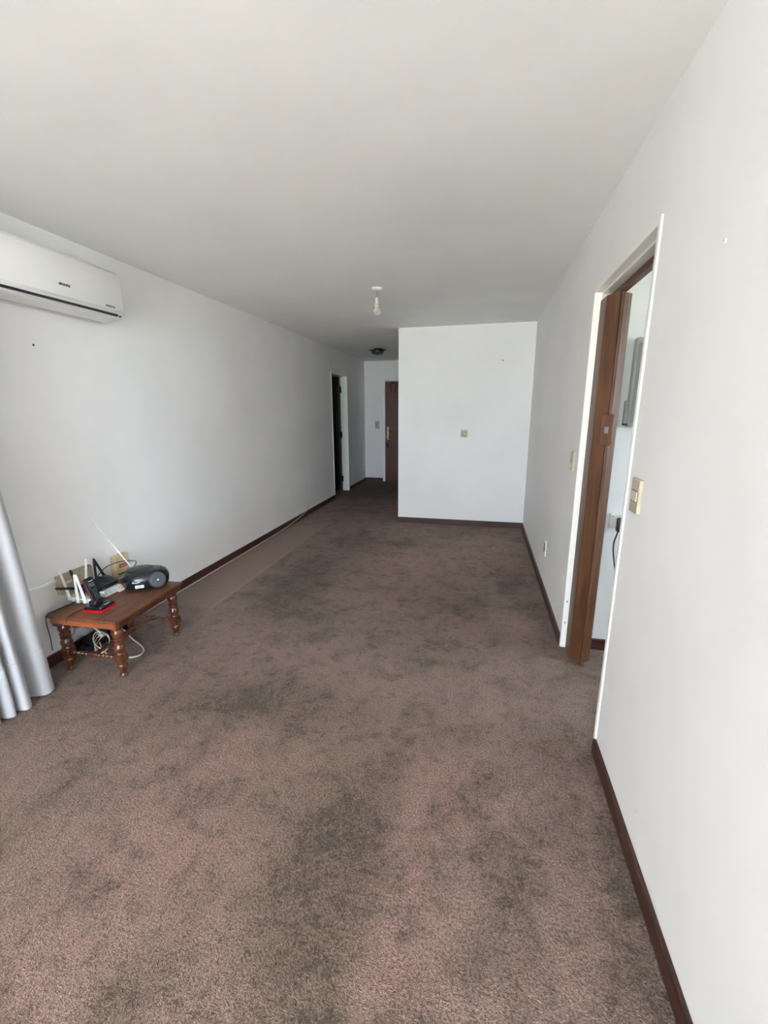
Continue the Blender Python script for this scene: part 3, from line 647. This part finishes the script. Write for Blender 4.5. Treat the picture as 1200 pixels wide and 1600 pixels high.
# plastic-wrapped white box and the black router lying on it
o = thing('wrapped_box', 'flat white box in wrinkled plastic beneath the black router', 'box', (-2.235, 2.01, TZ))
mb = MB().box(-2.292, -2.152, 1.932, 2.052, TZ, TZ+.042, bev=.006, seg=2)
bmesh.ops.subdivide_edges(mb.bm, edges=mb.bm.edges[:], cuts=3, use_grid_fill=True)
for v in mb.bm.verts: v.co += Vector((random.uniform(-.003, .003), random.uniform(-.003, .003), random.uniform(0, .002)))
mb.build('carton', 'plastic_wrap', o, smooth=60)
mb = MB().prism([(-2.154, TZ+.004), (-2.136, TZ+.001), (-2.140, TZ+.012), (-2.154, TZ+.036)], 2.018, 2.058, axis='y')
mb.build('wrap_flap', 'plastic_wrap', o)
o = thing('black_router', 'black angular wifi router with black antennas lying behind the telephone', 'router', (-2.235, 1.99, TZ+.038))
z_ = TZ+.0455
MB().prism([(-2.310, 1.885), (-2.175, 1.875), (-2.164, 1.90), (-2.164, 2.045), (-2.180, 2.065), (-2.310, 2.100)], z_, z_+.026, bev=.004).build('body', 'black_plastic', o, smooth=30)
for (ya, yb_) in ((1.90, 1.972), (1.985, 2.055)):
    mb = MB(); zt_ = z_+.026
    ring0 = [mb.bm.verts.new(v) for v in ((-2.300, ya, zt_), (-2.172, ya, zt_), (-2.172, yb_, zt_), (-2.300, yb_, zt_))]
    ring1 = [mb.bm.verts.new(v) for v in ((-2.288, ya+.02, zt_+.014), (-2.20, ya+.012, zt_+.007), (-2.20, yb_-.012, zt_+.007), (-2.288, yb_-.02, zt_+.014))]
    mb.bm.faces.new(ring0); mb.bm.faces.new(ring1)
    for i in range(4): mb.bm.faces.new((ring0[i], ring0[(i+1) % 4], ring1[(i+1) % 4], ring1[i]))
    mb.build('top_facet', 'black_matte', o)
MB().box(-2.166, -2.1625, 1.93, 1.95, z_+.010, z_+.014).build('indicator_light', 'panel_door', o)
for a, c2 in (((-2.262, 1.872, .412), (-2.262, 1.834, .560)), ((-2.268, 1.868, .432), (-2.262, 1.733, .487)), ((-2.316, 2.035, .415), (-2.312, 2.036, .548)), ((-2.316, 2.098, .408), (-2.312, 2.033, .556))):
    hinge_knob(a, .008, 'black_plastic', o); blade(a, c2, .0075, .0035, 'black_plastic', o, .9)

# ------------------------------------------------------------------ boxes and ducts on the left wall
o = thing('junction_box', 'long beige junction box on the left wall behind the routers', 'junction box', (XL, 1.935, .395))
MB().box(XL, XL+.035, 1.828, 2.045, .395, .510, bev=.004).build('box', 'box_beige', o)
MB().box(XL+.034, XL+.038, 1.835, 1.925, .402, .503, bev=.001).build('lid', 'box_beige', o)
MB().box(XL+.034, XL+.040, 1.965, 2.040, .402, .503, bev=.001).build('lid', 'beige_plastic', o)
MB().box(XL+.0375, XL+.0395, 1.862, 1.90, .455, .470).build('label_strip', 'beige_light', o)
o = thing('phone_socket', 'cream wall socket with a red label behind the radio', 'wall socket', (XL, 2.27, .35))
MB().box(XL, XL+.045, 2.212, 2.325, .352, .500, bev=.006).build('box', 'box_cream', o)
MB().box(XL+.044, XL+.047, 2.235, 2.300, .415, .437, bev=.001).build('label_strip', 'label_red', o)
MB().box(XL+.0465, XL+.0475, 2.241, 2.294, .423, .429).build('print', 'box_cream', o)
MB().box(XL+.040, XL+.049, 2.22, 2.318, .372, .378).build('slot', 'hole_dark', o)
tag(MB().box(XL, XL+.014, 1.24, 1.828, .475, .492, bev=.003).build('cable_duct', 'wall_paint', recenter=True), 'narrow white cable duct from the curtain to the junction box', 'cable duct')

# ------------------------------------------------------------------ cables
def cable(pts, r, mat, name, label, sm=2): return tag(MB().tube(pts, r, 6, sm).build(name, mat, smooth=60, recenter=True), label, 'cable')
bx_ = XL+BT+.004
cable([(bx_, 2.0, .006), (bx_+.003, 2.3, .006), (bx_+.006, 2.7, .006), (bx_+.006, 3.2, .006), (bx_+.004, 3.8, .006), (bx_+.002, 4.4, .007), (bx_, 4.8, .012), (bx_, 5.1, .03), (bx_, 5.35, .06), (XL+.006, 5.5, .078), (XL+.005, 5.58, .085)], .0045, 'cable_white', 'wall_cable', 'white cable running along the foot of the left wall', 1)
cable([(-2.29, 2.13, .03), (-2.24, 2.12, .02), (-2.188, 2.091, .006), (-2.13, 2.06, .006), (-2.05, 2.025, .006), (-1.985, 1.985, .006), (-1.955, 1.94, .006), (-1.965, 1.90, .006), (-2.014, 1.88, .006), (-2.10, 1.87, .006), (-2.20, 1.90, .006), (-2.29, 1.96, .03)], .0045, 'cable_white', 'floor_cable', 'white cable looping out onto the carpet under the side table')
o = thing('cable_bundle', 'tangled bundle of grey and beige cables hanging under the side table', 'cables', (-2.25, 1.93, .02))
for k in range(9):
    yy = 1.80+.028*k; dz = random.uniform(-.03, .03); xx = -2.325+random.uniform(-.02, .02)
    MB().tube([(xx, yy-.03, .285), (xx+.02, yy-.06, .24+dz), (xx+.04, yy-.02, .175+dz), (xx+.03, yy+.03, .16+dz), (xx+.01, yy+.06, .22+dz), (xx-.01, yy+.04, .285)], .0035, 6, 2).build('cable_loop', ('cable_grey', 'cable_beige', 'cable_grey', 'cable_black')[k % 4], o, smooth=60)
for k in range(4):
    a = k*1.4
    MB().tube([(-2.20+.045*math.cos(a+t_*.7), 1.90+.04*math.sin(a+t_*.7), .012+.010*k+.045*(1+math.sin(t_*.7+k))) for t_ in range(10)], .0035, 6, 1).build('cable_loop', ('cable_beige', 'cable_white')[k % 2], o, smooth=60)
MB().tube([(-2.20, 1.80, .27), (-2.18, 1.85, .20), (-2.19, 1.90, .13)], .005, 6, 1).build('cable_end', 'cable_white', o, smooth=60)
MB().tube([(-2.19, 1.885, .145), (-2.185, 1.895, .12)], .013, 8).build('cable_tie', 'cable_beige', o)
o = thing('power_strip', 'dark power strip with plugs on the carpet beneath the side table', 'power strip', (-2.31, 2.02, 0))
MB().box(-2.345, -2.285, 1.86, 2.18, .001, .042, bev=.006).build('strip_body', 'black_plastic', o, smooth=40)
for k, (yy, mt) in enumerate(((1.92, 'black_matte'), (2.0, 'cable_blue'), (2.07, 'cable_blue'), (2.13, 'label_white'))):
    MB().box(-2.34, -2.285, yy-.026, yy+.026, .042, .095+.012*(k % 2), bev=.006).build('plug', mt, o, smooth=40)

# ------------------------------------------------------------------ curtain
def curtain():
    cp = [(-2.255, 1.520), (-2.205, 1.556), (-2.165, 1.555), (-2.145, 1.525), (-2.148, 1.495), (-2.180, 1.480), (-2.215, 1.470), (-2.225, 1.445), (-2.180, 1.432), (-2.142, 1.415), (-2.122, 1.388), (-2.150, 1.375), (-2.205, 1.372),
          (-2.215, 1.352), (-2.160, 1.350), (-2.135, 1.335), (-2.160, 1.315), (-2.215, 1.310), (-2.215, 1.285), (-2.160, 1.285), (-2.140, 1.262), (-2.170, 1.240), (-2.225, 1.235), (-2.225, 1.205), (-2.165, 1.205), (-2.145, 1.180), (-2.175, 1.160), (-2.230, 1.155), (-2.230, 1.125), (-2.170, 1.12), (-2.15, 1.095), (-2.18, 1.075), (-2.235, 1.06)]
    pts = [Vector(p) for p in cp]
    for _ in range(3):
        q = [pts[0]]
        for a, b2 in zip(pts, pts[1:]): q += [a.lerp(b2, .25), a.lerp(b2, .75)]
        pts = q+[pts[-1]]
    return pts
cp = curtain()
o = thing('curtain', 'pale grey floor-length curtain gathered at the left edge beside the table', 'curtain', (-2.19, 1.36, 0))
def sheet(za, zb, rows, out, th):
    mb = MB(); grid = []
    nrm = []
    for i in range(len(cp)):
        t_ = (cp[min(i+1, len(cp)-1)]-cp[max(i-1, 0)]).normalized(); nrm.append(Vector((-t_.y, t_.x)))
    if True:
        for side in (0, 1):
            g = []
            for r_ in range(rows+1):
                z = za+(zb-za)*r_/rows; f = z/2.28
                row = []
                for p_, n_ in zip(cp, nrm):
                    q = p_-n_*(out if side == 0 else out-th)
                    cy = 1.33-.06*f
                    ysh = cy+(q.y-1.33)*(1-.24*f)
                    xsh = -2.19+(q.x+2.19)*(1-.15*f)+.008*math.sin(z*3+q.y*20)*min(1, z*2)
                    row.append(mb.bm.verts.new((xsh, ysh, z)))
                g.append(row)
            grid.append(g)
        for g in grid:
            for r1, r2 in zip(g, g[1:]):
                for i in range(len(r1)-1): mb.bm.faces.new((r1[i], r1[i+1], r2[i+1], r2[i]))
        A_, B_ = grid
        for r_ in (0, rows):
            for i in range(len(cp)-1): mb.bm.faces.new((A_[r_][i], A_[r_][i+1], B_[r_][i+1], B_[r_][i]))
        for r_ in range(rows):
            for i in (0, len(cp)-1): mb.bm.faces.new((A_[r_][i], A_[r_+1][i], B_[r_+1][i], B_[r_][i]))
    return mb
sheet(.012, 2.28, 26, 0, .002).build('cloth', 'curtain_cloth', o, smooth=80)
sheet(.009, .265, 5, .0035, .009).build('hem', 'curtain_cloth', o, smooth=60)
o = thing('curtain_rail', 'white curtain rail above the window at left', 'curtain rail', (-2.19, .45, 2.28))
MB().box(-2.21, -2.17, -.65, 1.50, 2.285, 2.315, bev=.004).build('rail', 'white_plastic', o)
for yy in (-.5, .4, 1.2): MB().box(XL, -2.17, yy-.012, yy+.012, 2.315, 2.325).build('bracket', 'white_plastic', o)
